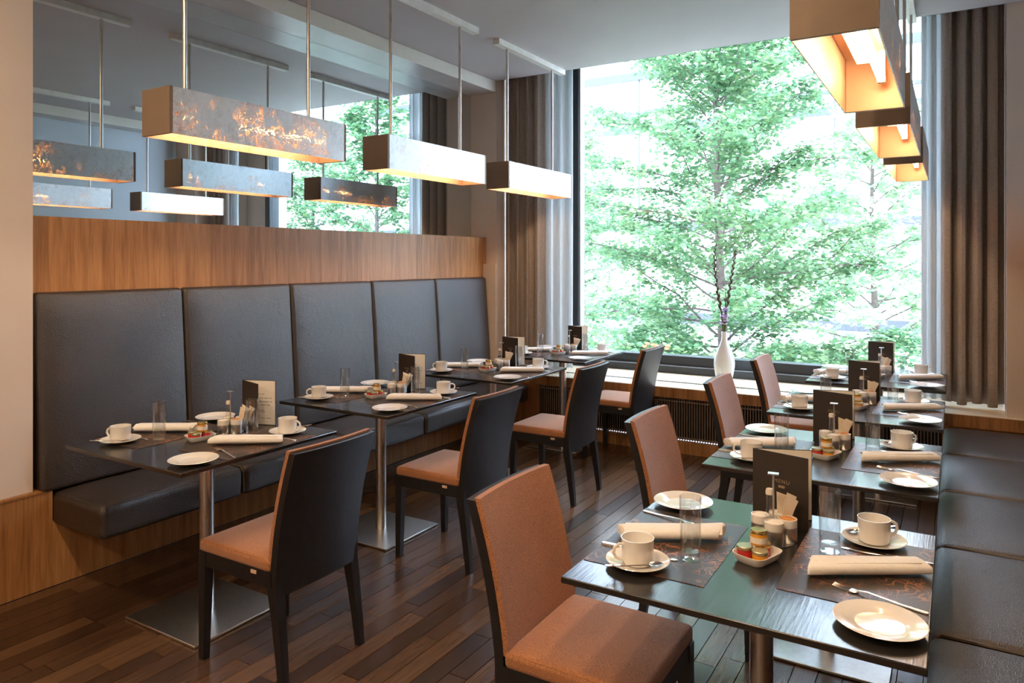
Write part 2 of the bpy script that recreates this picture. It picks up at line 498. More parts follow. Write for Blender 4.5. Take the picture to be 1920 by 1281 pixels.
# planks along Y
def project(x, y, z):
    d = -math.sin(YAW) * x + math.cos(YAW) * y
    if d < .2: return None
    return (960 + 1365 * (math.cos(YAW) * x + math.sin(YAW) * y) / d, 488.5 - 1365 * (z - CAM_H) / d, d)
PW = .082
def plank_mb(L, mb=None, x=0, y=0):
    mb = mb or MB()
    a, g, h = PW / 2 - .0005, .0012, .0125
    return mb.hexa([(x - a, y + .0005, -.013), (x + a, y + .0005, -.013), (x + a, y + L - .0005, -.013), (x - a, y + L - .0005, -.013)],
                   [(x - a + g, y + .0005 + g, -.013 + h + .0005), (x + a - g, y + .0005 + g, -.013 + h + .0005),
                    (x + a - g, y + L - .0005 - g, -.013 + h + .0005), (x - a + g, y + L - .0005 - g, -.013 + h + .0005)])
LEN = [.42, .55, .68, .82]
plank_me = {L: plank_mb(L).mesh('plank', M['plank']) for L in LEN}
rp = random.Random(3)
allp = []
x = -3.54 + PW / 2
while x < .85:
    y = -1.2 - rp.random() * .8
    while y < 5.5:
        L = rp.choice(LEN)
        if y + L > 5.52: L2 = 5.52 - y
        else: L2 = L
        pr_ = project(x, y + L / 2, 0)
        score = 0
        if pr_ and 0 < pr_[0] < 1920 and 700 < pr_[1] < 1330 and L2 == L and -3.5 < x < -.1:
            score = 1 / pr_[2]
        allp.append((score, x, y, L, L2)); y += L
    x += PW
allp.sort(key=lambda t: -t[0])
rest = MB()
for i, (sc, x, y, L, L2) in enumerate(allp):
    if i < 296 and sc > 0:
        put('plank', plank_me[L], floor, (x, y, 0))
    elif L2 > .02:
        plank_mb(L2, rest, x, y)
tag(rest.build('plank_field', M['plank'], floor), kind='stuff')

structure('ceiling', MB().box(-3.9, .9, YB, 5.52, ZC, ZC + .25), M['ceiling'])
structure('trim_1', MB().box(-3.9, .9, 5.52, 6.6, 3.62, 3.75), M['dark_frame'])            # top of the curtain niche
structure('trim_6', MB().box(-3.52, .28, 5.522, 5.534, 3.116, 3.62), M['dark_frame'])   # unseen dark board added to stop the ceiling edge reflecting in the glass
so = structure('trim_2', MB().box(-3.9, XS, YB, 5.52, 3.013, ZC), M['soffit_under'])
structure('fascia', MB().box(XS, XS + .006, YB, 5.515, 3.012, ZC - .004), M['cream'], so)
so = structure('trim_3', MB().box(XRS, .9, YB, 5.52, 3.013, ZC), M['soffit_under'])
structure('fascia', MB().box(XRS - .006, XRS, YB, 5.515, 3.012, ZC - .004), M['cream'], so)
structure('wall_left', MB().box(-3.9, XM - .012, YB, 6.3, 0, 3.1), M['plaster'])
structure('wall_right', MB().box(.66, .9, YB, 6.3, 0, 3.1), M['wall_grey'])
# near left pillar standing on the wood ledge
structure('wall_pillar_left', MB().box(-3.80, -3.567, YB, 1.69, .452, 3.013), M['plaster'])
# far left pier with its thicker lower part
structure('wall_pier_left', MB().box(-3.9, -3.522, 5.52, 6.55, 0, 3.62)
          .box(-3.79, -3.50, 5.472, 5.52, .45, 1.469), M['plaster'])
structure('wall_pier_right', MB().box(.282, .9, 5.55, 6.55, 0, 3.62), M['plaster'])
# walnut panelling above the bench
pn = structure('trim_4', MB().box(-3.79, -3.642, 1.70, 5.42, .46, 1.694), M['black_wood'])
ys = [1.60, 2.044, 2.66, 3.28, 3.90, 4.52, 5.14, 5.468]
for a, b in zip(ys, ys[1:]):
    MB().box(-3.642, -3.63, a + .0006, b - .0006, .9, 1.707).build('wood_panel', M['wood'], pn)
MB().box(-3.642, -3.63, 5.4686, 5.52, 1.469, 1.707).build('wood_panel', M['wood'], pn)
MB().box(-3.79, -3.642, 1.60, 5.52, 1.695, 1.707).build('top_ledge', M['wood'], pn)
# right hand panelling (outside the frame, seen only in reflections)
structure('trim_5', MB().box(.43, .66, YB, 5.53, 0, 1.705), M['wood'])
o = MB().box(XM - .01, XM, 1.60, 5.518, 1.706, 3.012).build('mirror', M['mirror'])
tag(o, 'wide wall mirror above the walnut panelling, reflecting lamps and window', 'mirror')

# ------------------------------------------------------------------ window, sill, radiator cover
win = thing('window_1', None, None); win['kind'] = 'structure'
YG = 6.30
fx0, fx1 = -3.19, -.13
fr = MB()
fr.box(fx0, -3.062, YG - .05, YG + .10, .50, 3.62)
fr.box(-.215, fx1, YG - .05, YG + .10, .50, 3.62)
fr.box(fx0, fx1, YG - .04, YG + .10, .50, .655)
fr.box(fx0, fx1, YG - .05, YG + .10, 3.50, 3.62)
fr.box(-3.5, .27, YG - .11, YG - .04, .50, .572)
bevel(fr.build('frame', M['dark_frame'], win), .004)
MB().box(-3.062, -3.045, YG - .035, YG + .05, .655, 3.5).build('glazing_bead', M['alu'], win)
MB().box(fx0, fx1, YG - .105, YG - .045, .572, .5735).build('ledge_strip', M['alu'], win)
MB().box(-3.05, -.21, YG, YG + .006, .65, 3.51).build('glass_pane', M['pane'], win)
# wall pieces beside the window behind the curtains
structure('wall_window', MB().box(-3.9, fx0, YG, YG + .3, 0, 3.7).box(fx1, .9, YG, YG + .3, 0, 3.7)
          .box(fx0, fx1, YG - .02, YG + .3, -.5, .50).box(fx0, fx1, YG + .10, YG + .3, 3.5, 3.9), M['plaster'])
sill = MB()
sill.box(-3.52, .43, YW, 5.735, .445, .51).box(-3.52, .43, 5.775, YG - .02, .47, .51)
so = sill.build('sill', M['sill_wood'], win)
MB().box(-3.52, .43, YW - .012, YW, .43, .508).build('sill_front', M['wood'], win)
sl = MB().box(-3.1, -.1, 5.735, 5.775, .47, .492)
for i in range(150):
    xx = -3.1 + i * .02
    sl.box(xx, xx + .007, 5.735, 5.775, .492, .5105)
tag(sl.build('vent_slots', M['dark_frame'], win), kind='stuff')

rad = thing('radiator_cover', 'dark vertical-bar radiator grille in walnut surround under the window sill', 'radiator', (0, YW, 0))
MB().box(-3.08, -.07, .06, .075, .10, .43).build('backing', M['grille_dark'], rad)
MB().box(-3.55, -3.08, .012, .06, 0, .43).build('side_panel', M['wood'], rad)
MB().box(-3.08, -.07, .012, .05, 0, .095).build('base_board', M['wood'], rad)
MB().box(-.07, .43, .012, .05, 0, .43).build('side_panel', M['wood'], rad)
MB().box(-3.08, -.07, .02, .03, .395, .403).build('rail', M['grille_bar'], rad)
MB().box(-3.08, -.07, .02, .03, .118, .126).build('rail', M['grille_bar'], rad)
sl = MB()
for i in range(150):
    xx = -3.075 + i * .02
    sl.box(xx, xx + .006, .022, .05, .098, .428)
tag(sl.build('grille_bars', M['grille_bar'], rad), kind='stuff')

# ------------------------------------------------------------------ curtains
def curtain(name, x0, x1, y, z0, z1, folds, amp, mat, label, seed, thick=.004, jag=.0):
    rr = random.Random(seed)
    ph = rr.random() * 6
    wv = [rr.uniform(.75, 1.25) for _ in range(folds + 2)]
    def f(u, v):
        z = z0 + (z1 - z0) * v
        k = 1 + .18 * (1 - v)
        q = u * folds
        a = amp * (.55 + .45 * wv[int(q) % len(wv)])
        yy = y + a * math.sin(2 * PI * q + ph + .25 * math.sin(3 * v + q)) * (1 - .25 * v) + .12 * a * math.sin(4.4 * PI * q + ph * 2)
        xx = x0 + (x1 - x0) * u + .25 * amp * math.sin(4 * PI * q + ph)
        return (xx, yy, z + jag * math.sin(2 * PI * q * .5 + 1) * (1 - v))
    o = MB().grid(f, folds * 14, 14).build(name, mat)
    m = o.modifiers.new('thickness', 'SOLIDIFY'); m.thickness = thick
    return tag(o, label, 'curtain')
curtain('curtain', -3.505, -3.118, 5.645, .56, 3.6, 4, .042, M['curtain'], 'taupe curtain gathered at the left side of the window', 4)
curtain('sheer_curtain', -3.15, -2.875, 5.76, .55, 3.6, 3, .03, M['sheer'], 'white sheer curtain strip beside the left window frame', 5, .001)
curtain('curtain', -.070, .275, 5.745, .545, 3.6, 4, .05, M['curtain'], 'taupe curtain hanging at the right side of the window', 9, .004, .01)
curtain('sheer_curtain', -.198, -.02, 5.80, .55, 3.6, 3, .028, M['sheer'], 'white sheer curtain strip next to the right taupe curtain', 12, .001)

# ------------------------------------------------------------------ benches
def bench(name, label, sgn, xf, y0s, y0b, ends, plinth_x, back_x, seat_back):
    t = thing(name, label, 'bench', (0, 0, 0))
    # seats
    for a, b in zip(ends, ends[1:]):
        x0, x1 = sorted((xf, seat_back))
        rounded_box(x0, x1, a + .002, b - .002, .278, .428, .032, 8, .014).build('seat_cushion', M['leather'], t)
    for e in ends[1:-1]:
        MB().tube([(seat_back, e, .425), (xf + sgn * -.03, e, .425), (xf - sgn * .006, e, .395), (xf - sgn * .004, e, .30)], .006, 6).build('piping', M['piping'], t)
    bx = [y0b + (ends[-1] - y0b) * i / 5 for i in range(6)]
    for a, b in zip(bx, bx[1:]):
        mb = rounded_box(0, .10, a + .001, b - .001, .440, 1.352, .024, 8, .014, 0)
        mb.v = [((back_x + sgn * (v[0] - .10 - .066 * (v[2] - .44))), v[1], v[2]) for v in mb.v]
        mb.build('back_cushion', M['leather'], t)
    return t
b1 = bench('banquette', 'long dark brown leather banquette along the left wall', 1, -3.15, 1.766, 1.71,
           [1.766, 2.507, 3.27, 4.03, 4.79, 5.468], XL, -3.532, -3.60)
MB().box(-3.78, XL, 1.766, 5.41, 0, .30).build('plinth', M['wood'], b1)
bb = structure('baseboard_left', MB().box(-3.80, XL, YB, 1.698, 0, .44), M['wood'])
MB().box(-3.80, XL + .004, YB, 1.764, .44, .451).build('ledge', M['wood'], bb)
MB().box(-3.62, XL, 1.698, 1.7655, 0, .44).build('end_panel', M['wood'], bb)
b2 = bench('banquette', 'dark brown leather banquette at the right edge of the room', -1, -.063, .9, .9,
           [.89, 1.655, 2.42, 3.186, 3.952, 4.718, 5.47], .3, .375, .46)
MB().box(.30, .44, .89, 5.47, 0, .30).build('plinth', M['wood'], b2)

# ------------------------------------------------------------------ tables
T_Y = [1.98, 3.085, 4.225, 5.285]
R_Y = [1.935, 3.07, 4.165, 5.275]
TX, RX = -2.73, -.425
HT = .742
ORD = ['nearest', 'second', 'third', 'window-end']
def tphrase(row, i): return '%s table of the %s row' % (ORD[i], row)

m_top = MB().hexa([(-.378, -.378, -.016), (.378, -.378, -.016), (.378, .378, -.016), (-.378, .378, -.016)],
                  [(-.3825, -.3825, 0), (.3825, -.3825, 0), (.3825, .3825, 0), (-.3825, .3825, 0)])
m_top.v = [v if v[2] == 0 else v for v in m_top.v]
me_top = MB().box(-.3825, .3825, -.3825, .3825, -.016, 0).mesh('table_top', M['tabletop'])
me_pole = MB().lathe([(.029, .012), (.029, .71), (.06, .712), (.06, .7245)], 24).mesh('pole', M['steel'])
me_base = MB().box(-.23, .23, -.22, .22, .002, .012).mesh('base_plate', M['steel'])
me_foot = MB().box(-.2, .2, -.19, .19, 0, .002).mesh('foot_pad', M['rubber'])
def table(row, i, x, y):
    t = thing('dining_table', 'square black-topped pedestal table, the ' + tphrase(row, i), 'table', (x, y, 0), 0, 'square pedestal tables')
    bevel(put('table_top', me_top, t, (0, 0, HT)), .0025)
    put('pole', me_pole, t); bevel(put('base_plate', me_base, t), .002); put('foot_pad', me_foot, t)
    return t
for i in range(4):
    table('left', i, TX, T_Y[i]); table('right', i, RX, R_Y[i])

# ------------------------------------------------------------------ chairs (local: sitter faces +x)
def back_x(z):        # rear face of the backrest at height z
    k = max(0, (z - .36) / .49)
    return -.192 - .10 * k ** 1.7
def back_sheet(z0, z1, f0, f1, hw, r=.0, nz=10, ny=8):
    """curved slab between offsets f0 and f1 in front of the rear face"""
    mb = MB()
    def P(y, z, off):
        return (back_x(z) + off - .016 * (1 - (y / .205) ** 2), y, z)
    def sheet(off):
        return [[P(-hw + 2 * hw * i / ny, z0 + (z1 - z0) * j / nz, off) for i in range(ny + 1)] for j in range(nz + 1)]
    A, B = sheet(f0), sheet(f1)
    def g(G, flip):
        vs = [p for row in G for p in row]; n = ny + 1
        return vs, [(j * n + i, j * n + i + 1, (j + 1) * n + i + 1, (j + 1) * n + i) for j in range(nz) for i in range(ny)]
    for G in (A, B): mb.add(*g(G, False), smooth=True)
    for j in (0, nz):
        for i in range(ny): mb.add([A[j][i], A[j][i + 1], B[j][i + 1], B[j][i]], [(0, 1, 2, 3)])
    for i in (0, ny):
        for j in range(nz): mb.add([A[j][i], A[j + 1][i], B[j + 1][i], B[j][i]], [(0, 1, 2, 3)])
    return mb
me_panel = back_sheet(.325, .838, 0, .028, .202).mesh('back_panel', M['black_wood'])
me_pad = back_sheet(.435, .845, .0285, .047, .199).mesh('back_pad', M['fabric'])
me_seat = rounded_box(-.165, .226, -.207, .207, .405, .452, .016, 8, .008).mesh('seat', M['fabric'])
me_apron = MB().box(-.17, .222, -.205, -.183, .355, .410).box(-.17, .222, .183, .205, .355, .410)\
    .box(.20, .222, -.183, .183, .355, .410).box(-.185, -.163, -.183, .183, .355, .410).mesh('seat_frame', M['black_wood'])
def leg_front(s):
    y0, y1 = s * .207, s * .167
    return MB().hexa([(.226, s * .205, 0), (.198, s * .205, 0), (.198, s * .178, 0), (.226, s * .178, 0)],
                     [(.226, y0, .405), (.186, y0, .405), (.186, y1, .405), (.226, y1, .405)])
def leg_rear(s):
    mb = MB()
    zs = [0, .12, .24, .33, .41]
    xs = [(-.233, -.206), (-.222, -.189), (-.208, -.170), (-.196, -.152), (-.194, -.150)]
    wd = [.026, .030, .035, .038, .038]
    for k in range(4):
        q = []
        for j in (k, k + 1):
            q.append([(xs[j][0], s * .2015, zs[j]), (xs[j][1], s * .2015, zs[j]), (xs[j][1], s * (.2015 - wd[j]), zs[j]), (xs[j][0], s * (.2015 - wd[j]), zs[j])])
        mb.hexa(*q)
    return mb
me_lf = {s: leg_front(s).mesh('leg', M['black_wood']) for s in (-1, 1)}
me_lr = {s: leg_rear(s).mesh('leg', M['black_wood']) for s in (-1, 1)}
me_tag = MB().box(-.10, -.072, -.2095, -.2065, .392, .404).mesh('label_tag', M['tag'])
me_tag2 = MB().box(-.10, -.072, .2065, .2095, .392, .404).mesh('label_tag', M['tag'])
def chair(x, y, rz, label, grp):
    t = thing('dining_chair', label, 'chair', (x, y, 0), rz, grp)
    put('seat', me_seat, t); put('seat_frame', me_apron, t); put('back_panel', me_panel, t)
    put('back_pad', me_pad, t)
    for s in (-1, 1):
        put('leg', me_lf[s], t); put('leg', me_lr[s], t)
    put('label_tag', me_tag2, t)
    return t
L_CH = [1.935, 3.065, 4.18, 5.24]
R_CH = [1.86, 2.985, 4.08, 5.12]
for i in range(4):
    chair(-2.207, L_CH[i], PI, 'black-backed chair with rust seat facing the left bench, at the %s table' % ORD[i], 'chairs facing the left bench')
    chair(-.868, R_CH[i], 0, 'rust-upholstered chair facing the right bench, at the %s table' % ORD[i], 'chairs facing the right bench')

# ------------------------------------------------------------------ tableware meshes
me_saucer = MB().lathe([(.0, .004), (.03, .004), (.034, .005), (.060, .011), (.0775, .017), (.079, .0185), (.078, .0195), (.060, .0135), (.033, .0075), (.028, .006), (0, .006)], 36).mesh('saucer', M['porcelain'])
me_plate = MB().lathe([(.0, .003), (.046, .003), (.052, .0045), (.075, .0095), (.088, .0135), (.0895, .0148), (.088, .0155), (.072, .0118), (.054, .0090), (.050, .0065), (.046, .0058), (0, .0058)], 40).mesh('plate', M['porcelain'])
me_cup = MB().lathe([(0, 0), (.030, 0), (.0365, .004), (.039, .012), (.0405, .064), (.0408, .0655), (.0395, .0655), (.0375, .014), (.034, .006), (0, .005)], 32).mesh('cup_body', M['porcelain'])
hp = [(.039, 0, .052), (.050, 0, .054), (.062, 0, .047), (.065, 0, .034), (.058, 0, .022), (.048, 0, .016), (.0385, 0, .014)]
me_handle = MB().tube(hp, [.004, .0042, .0042, .004, .0038, .0038, .004], 8).mesh('handle', M['porcelain'])
me_glass = MB().lathe([(0, 0), (.0235, 0), (.025, .002), (.0272, .1585), (.0268, .160), (.0255, .1588), (.0238, .028), (.021, .022), (0, .020)], 32).mesh('tumbler', M['glass'])
def napkin_mesh():
    mb = MB()
    n = 20
    L = .275
    prof = []
    for k in range(n):
        q = 2 * PI * k / n
        cx, sx = math.cos(q), math.sin(q)
        prof.append((.036 * math.copysign(abs(cx) ** .75, cx), .0145 + .0145 * math.copysign(abs(sx) ** .7, sx)))
    st = [(-.5, .82), (-.49, .95), (-.25, .97), (0, .99), (.25, 1.03), (.47, 1.08), (.49, 1.05), (.5, .9)]
    vs = []
    for i, (t, k) in enumerate(st):
        for j, (u, v) in enumerate(prof):
            sk = .018 * (u / .036) * (1 if t > .3 else (-.4 if t < -.3 else 0))
            vs.append((t * L + sk, u * k, v * (k if t < .48 else k * .96) + (.0008 * math.sin(9 * t + j))))
    fs = [(i * n + j, i * n + (j + 1) % n, (i + 1) * n + (j + 1) % n, (i + 1) * n + j) for i in range(len(st) - 1) for j in range(n)]
    mb.add(vs, fs, True)
    mb.add(vs[:n], [tuple(range(n))]); mb.add(vs[-n:], [tuple(range(n))])
    return mb
me_nap = napkin_mesh().mesh('napkin_roll', M['napkin'])
def flap():
    f = lambda u, v: (-.128 + .262 * u + .012 * (v - .5), -.033 + .055 * v, .0285 + .0018 * math.sin(PI * v) - .010 * (1 - v) ** 3)
    g = lambda u, v: (-.128 + .262 * u + .012 * (v - .5), -.033 + .055 * v, .0265 + .0018 * math.sin(PI * v) - .010 * (1 - v) ** 3)
    mb = MB().grid(f, 8, 8).grid(g, 8, 8)
    mb.grid(lambda u, v: f(0, u) if v > .5 else g(0, u), 8, 1, False).grid(lambda u, v: f(1, u) if v > .5 else g(1, u), 8, 1, False)
    mb.grid(lambda u, v: f(u, 1) if v > .5 else g(u, 1), 8, 1, False).grid(lambda u, v: f(u, 0) if v > .5 else g(u, 0), 8, 1, False)
    return mb
me_flap = flap().mesh('fold', M['napkin'])
me_mat = MB().box(-.153, .153, -.223, .223, 0, .0012).mesh('placemat', M['placemat'])
def strip(pts, half, th=.0018):       # flat cutlery blade along x with given half widths
    mb = MB(); vs = []
    for (x, z), h in zip(pts, half):
        vs += [(x, -h, z), (x, h, z), (x, h * .8, z + th), (x, -h * .8, z + th)]
    fs = []
    for i in range(len(pts) - 1):
        a, b = i * 4, i * 4 + 4
        for k in range(4): fs.append((a + k, a + (k + 1) % 4, b + (k + 1) % 4, b + k))
    fs += [(0, 1, 2, 3), tuple((len(pts) - 1) * 4 + k for k in range(4))]
    mb.add(vs, fs, True)
    return mb
me_kh = strip([(-.105, 0), (-.10, 0), (-.05, .0008), (.0, .0008)], [.003, .0065, .0058, .004], .0045).mesh('knife_handle', M['cutlery'])
me_kb = strip([(0, .002), (.03, .002), (.07, .0015), (.096, .001), (.105, .001)], [.004, .0085, .0085, .006, .001], .0013).mesh('knife_blade', M['cutlery'])
me_fh = strip([(-.095, .001), (-.09, .001), (-.04, .002), (.03, .007), (.05, .004)], [.003, .006, .004, .0028, .004], .002).mesh('fork_handle', M['cutlery'])
fk = strip([(.045, .0045), (.055, .0025), (.066, .002)], [.0035, .010, .0115], .0018)
for k in range(4):
    yy = -.0088 + k * .0059
    fk.tube([(.064, yy, .003), (.085, yy, .002), (.103, yy * .96, .0055)], [.0014, .0013, .0008], 5)
me_fk = fk.mesh('fork_tines', M['cutlery'])
me_sh = strip([(-.072, .010), (-.068, .010), (-.02, .006), (.028, .004), (.04, .002)], [.0025, .0048, .0032, .002, .003], .0018).mesh('spoon_handle', M['cutlery'])
sp = MB().grid(lambda u, v: (.056 + .020 * math.cos(2 * PI * u) * v, .0125 * math.sin(2 * PI * u) * v, .0005 + .0045 * v * v), 20, 4)
sp.grid(lambda u, v: (.056 + .0205 * math.cos(2 * PI * u) * v, .0129 * math.sin(2 * PI * u) * v, -.0007 + .0047 * v * v), 20, 4)
me_sb = sp.mesh('spoon_bowl', M['cutlery'])
# jam dish: rounded square bowl
def rsq(w, d, z, n=32, p=.45):
    return [(w * math.copysign(abs(math.cos(2 * PI * k / n)) ** p, math.cos(2 * PI * k / n)),
             d * math.copysign(abs(math.sin(2 * PI * k / n)) ** p, math.sin(2 * PI * k / n)), z) for k in range(n)]
def dish():
    rings = [rsq(.034, .046, 0), rsq(.040, .052, .006), rsq(.046, .058, .021), rsq(.0465, .0585, .023), rsq(.0445, .0565, .023), rsq(.038, .050, .009), rsq(.032, .044, .006)]
    vs = [p for r in rings for p in r]; n = 32
    fs = [(i * n + j, i * n + (j + 1) % n, (i + 1) * n + (j + 1) % n, (i + 1) * n + j) for i in range(len(rings) - 1) for j in range(n)]
    fs += [tuple(reversed(range(n))), tuple((len(rings) - 1) * n + k for k in range(n))]
    return MB().add(vs, fs, True)
me_dish = dish().mesh('jam_dish', M['porcelain'])
me_jarg = {k: MB().lathe([(0, 0), (.017, 0), (.0195, .003), (.0195, .019), (.018, .022), (0, .022)], 20).mesh('jar_body', M[k]) for k in ('jam_red', 'honey')}
me_lid = {k: MB().lathe([(0, .0222), (.0198, .0222), (.0202, .0232), (.0202, .0285), (.019, .030), (0, .0303)], 20).mesh('lid', M[k]) for k in ('lid_gold', 'lid_green')}
me_hjar = MB().lathe([(0, 0), (.019, 0), (.021, .004), (.021, .024), (.0185, .028), (0, .028)], 20).mesh('jar_body', M['honey'])
me_hlid = MB().lathe([(0, .0282), (.0195, .0282), (.020, .0292), (.020, .036), (.019, .0378), (0, .038)], 20).mesh('lid', M['lid_gold'])
me_hlab = MB().lathe([(.0213, .006), (.0213, .021)], 20).mesh('paper_label', M['paper'])
# condiment stand
me_pot = MB().lathe([(0, .002), (.0235, .002), (.0245, .004), (.0245, .041), (.0235, .041), (.0235, .008), (0, .008)], 24).mesh('pot', M['steel'])
me_insert = MB().lathe([(0, .040), (.0247, .041), (.0252, .044), (.0248, .062), (.0225, .0625), (.022, .058), (0, .058)], 24).mesh('insert', M['porcelain'])
me_fill1 = MB().lathe([(0, .066), (.012, .063), (.0222, .0583), (.01, .0582), (0, .0581)], 16).mesh('contents', M['napkin'])
me_fill2 = MB().lathe([(0, .063), (.013, .064), (.0222, .0583), (.01, .0582), (0, .0581)], 16).mesh('contents', M['spice'])
me_standb = MB().lathe([(0, 0), (.055, 0), (.056, .001), (.056, .002), (0, .002)], 32).mesh('stand_base', M['steel'])
me_standr = MB().tube([(0, 0, .002), (0, 0, .178)], .0028, 8).mesh('stand_rod', M['steel'])
me_stand_h = MB().box(-.014, .014, -.010, .010, .178, .1812).mesh('stand_grip', M['steel'])
sa = MB()
rr = random.Random(5)
for k in range(5):
    a = rr.uniform(-.35, .35); b_ = rr.uniform(-.3, .3); yy = -.016 + k * .008
    sa.hexa([(-.011 + yy * .1, yy - .002, .03), (.011, yy - .002, .03), (.011, yy + .001, .03), (-.011, yy + .001, .03)],
            [(-.013 + a * .05, yy * 1.5 - .002, .112 + .01 * b_), (.014 + a * .05, yy * 1.5 - .002, .108 - .01 * b_),
             (.014 + a * .05, yy * 1.5 + .001, .108 - .01 * b_), (-.013 + a * .05, yy * 1.5 + .001, .112 + .01 * b_)])
me_sach = sa.mesh('sachets', M['sugar'])
me_shaker = MB().lathe([(0, 0), (.010, 0), (.011, .002), (.0085, .055), (.0095, .060), (.0095, .064), (0, .064)], 16).mesh('shaker_glass', M['glass'])
me_shcap = MB().lathe([(0, .0642), (.0105, .0642), (.0108, .072), (.009, .079), (0, .080)], 16).mesh('shaker_cap', M['paper'])
# menu
def leaf(w, h, th=.0016):
    return MB().box(0, w, -th / 2, th / 2, 0, h)
me_m1 = leaf(.165, .205).mesh('front_cover', M['menu'])
me_m2 = leaf(.165, .205).mesh('back_cover', M['menu'])
me_p1 = leaf(.161, .201, .0012).mesh('inner_page', M['paper'])
lines = MB()
rr = random.Random(8)
for z in (.155, .148, .138, .131, .120, .113, .104, .088, .064, .057, .044, .037, .028):
    a = .02
    while a < .135:
        b_ = min(a + rr.uniform(.012, .03), .145)
        lines.box(a, b_, -.0004, 0, z, z + .0028)
        a = b_ + .005
        if rr.random() < .25: break
me_lines = lines.mesh('printed_lines', M['ink'])
def text_mesh(body, size, mat, extr=.0002):
    cu = bpy.data.curves.new('menu_title', 'FONT'); cu.body = body; cu.size = size; cu.align_x = 'CENTER'; cu.extrude = extr
    cu.space_character = 1.25
    o = bpy.data.objects.new('tmp', cu); C.objects.link(o)
    dg = bpy.context.evaluated_depsgraph_get()
    me = bpy.data.meshes.new_from_object(o.evaluated_get(dg))
    bpy.data.objects.remove(o)
    me.materials.clear(); me.materials.append(mat); me.name = 'menu_title'
    return me
me_title = text_mesh('MENU', .015, M['print'])
me_orn = MB().lathe([(.0028, 0), (.0040, 0), (.0040, .0004), (.0028, .0004), (.0028, 0)], 16, (0, 0, 0), False).lathe([(.0028, 0), (.0040, 0), (.0040, .0004), (.0028, .0004), (.0028, 0)], 16, (.006, 0, 0), False).lathe([(.0028, 0), (.0040, 0), (.0040, .0004), (.0028, .0004), (.0028, 0)], 16, (-.006, 0, 0), False).mesh('ornament', M['print'])

rj = random.Random(21)
def J(a): return rj.uniform(-a, a)
def rot2(p, a): return (p[0] * math.cos(a) - p[1] * math.sin(a), p[0] * math.sin(a) + p[1] * math.cos(a))
def place_setting(row, i, x, y, side, rz):
    tp = '%s side of the %s' % (side, tphrase(row, i))
    tb = HT + .0002
    def W(px, py): q = rot2((px, py), rz); return (x + q[0], y + q[1])
    def single(name, me, label, cat, p, z, r, grp):
        q = W(*p); o = put(name, me, None, (q[0], q[1], z), (0, 0, rz + r)); return tag(o, label, cat, grp)
    def multi(name, label, cat, p, z, r, grp, parts):
        q = W(*p); t = thing(name, label, cat, (q[0], q[1], z), rz + r, grp)
        for n_, me in parts: put(n_, me, t)
        return t
    single('placemat', me_mat, 'brown copper-scribbled placemat, ' + tp, 'placemat', (-.2265, -.042 + J(.004)), tb, J(.012), 'placemats')
    zm = tb + .0014
    sc = (-.243 + J(.010), -.235 + J(.012))
    single('saucer', me_saucer, 'white saucer under the cup, ' + tp, 'saucer', sc, zm - .004 + .0002, 0, 'saucers')
    multi('coffee_cup', 'white coffee cup on its saucer, ' + tp, 'cup', sc, zm + .0024, R(211) + J(.35), 'coffee cups',
          [('cup_body', me_cup), ('handle', me_handle)])
    k = rot2((.062, 0), R(-62) + J(.1))
    multi('teaspoon', 'steel teaspoon resting on the saucer, ' + tp, 'spoon', (sc[0] + .010, sc[1] - .052), zm + .0125, R(44) + J(.12), 'teaspoons',
          [('spoon_handle', me_sh), ('spoon_bowl', me_sb)])
    single('tumbler', me_glass, 'tall clear glass tumbler, ' + tp, 'glass', (-.145 + J(.008), -.125 + J(.014)), zm, 0, 'tumblers')
    multi('napkin', 'rolled white linen napkin, ' + tp, 'napkin', (-.240 + J(.008), -.015 + J(.01)), zm + .0055, R(33) + J(.06), 'napkins',
          [('napkin_roll', me_nap), ('fold', me_flap)])
    single('plate', me_plate, 'round white side plate, ' + tp, 'plate', (-.288 + J(.006), .262 + J(.008)), tb - .0028 + .0045, 0, 'side plates')
    multi('table_knife', 'steel table knife, ' + tp, 'knife', (-.275, -.155 + J(.006)), zm, J(.05) - .03, 'knives',
          [('knife_handle', me_kh), ('knife_blade', me_kb)])
    multi('table_fork', 'steel fork between napkin and plate, ' + tp, 'fork', (-.285, .125 + J(.006)), zm, R(-14) + J(.06), 'forks',
          [('fork_handle', me_fh), ('fork_tines', me_fk)])
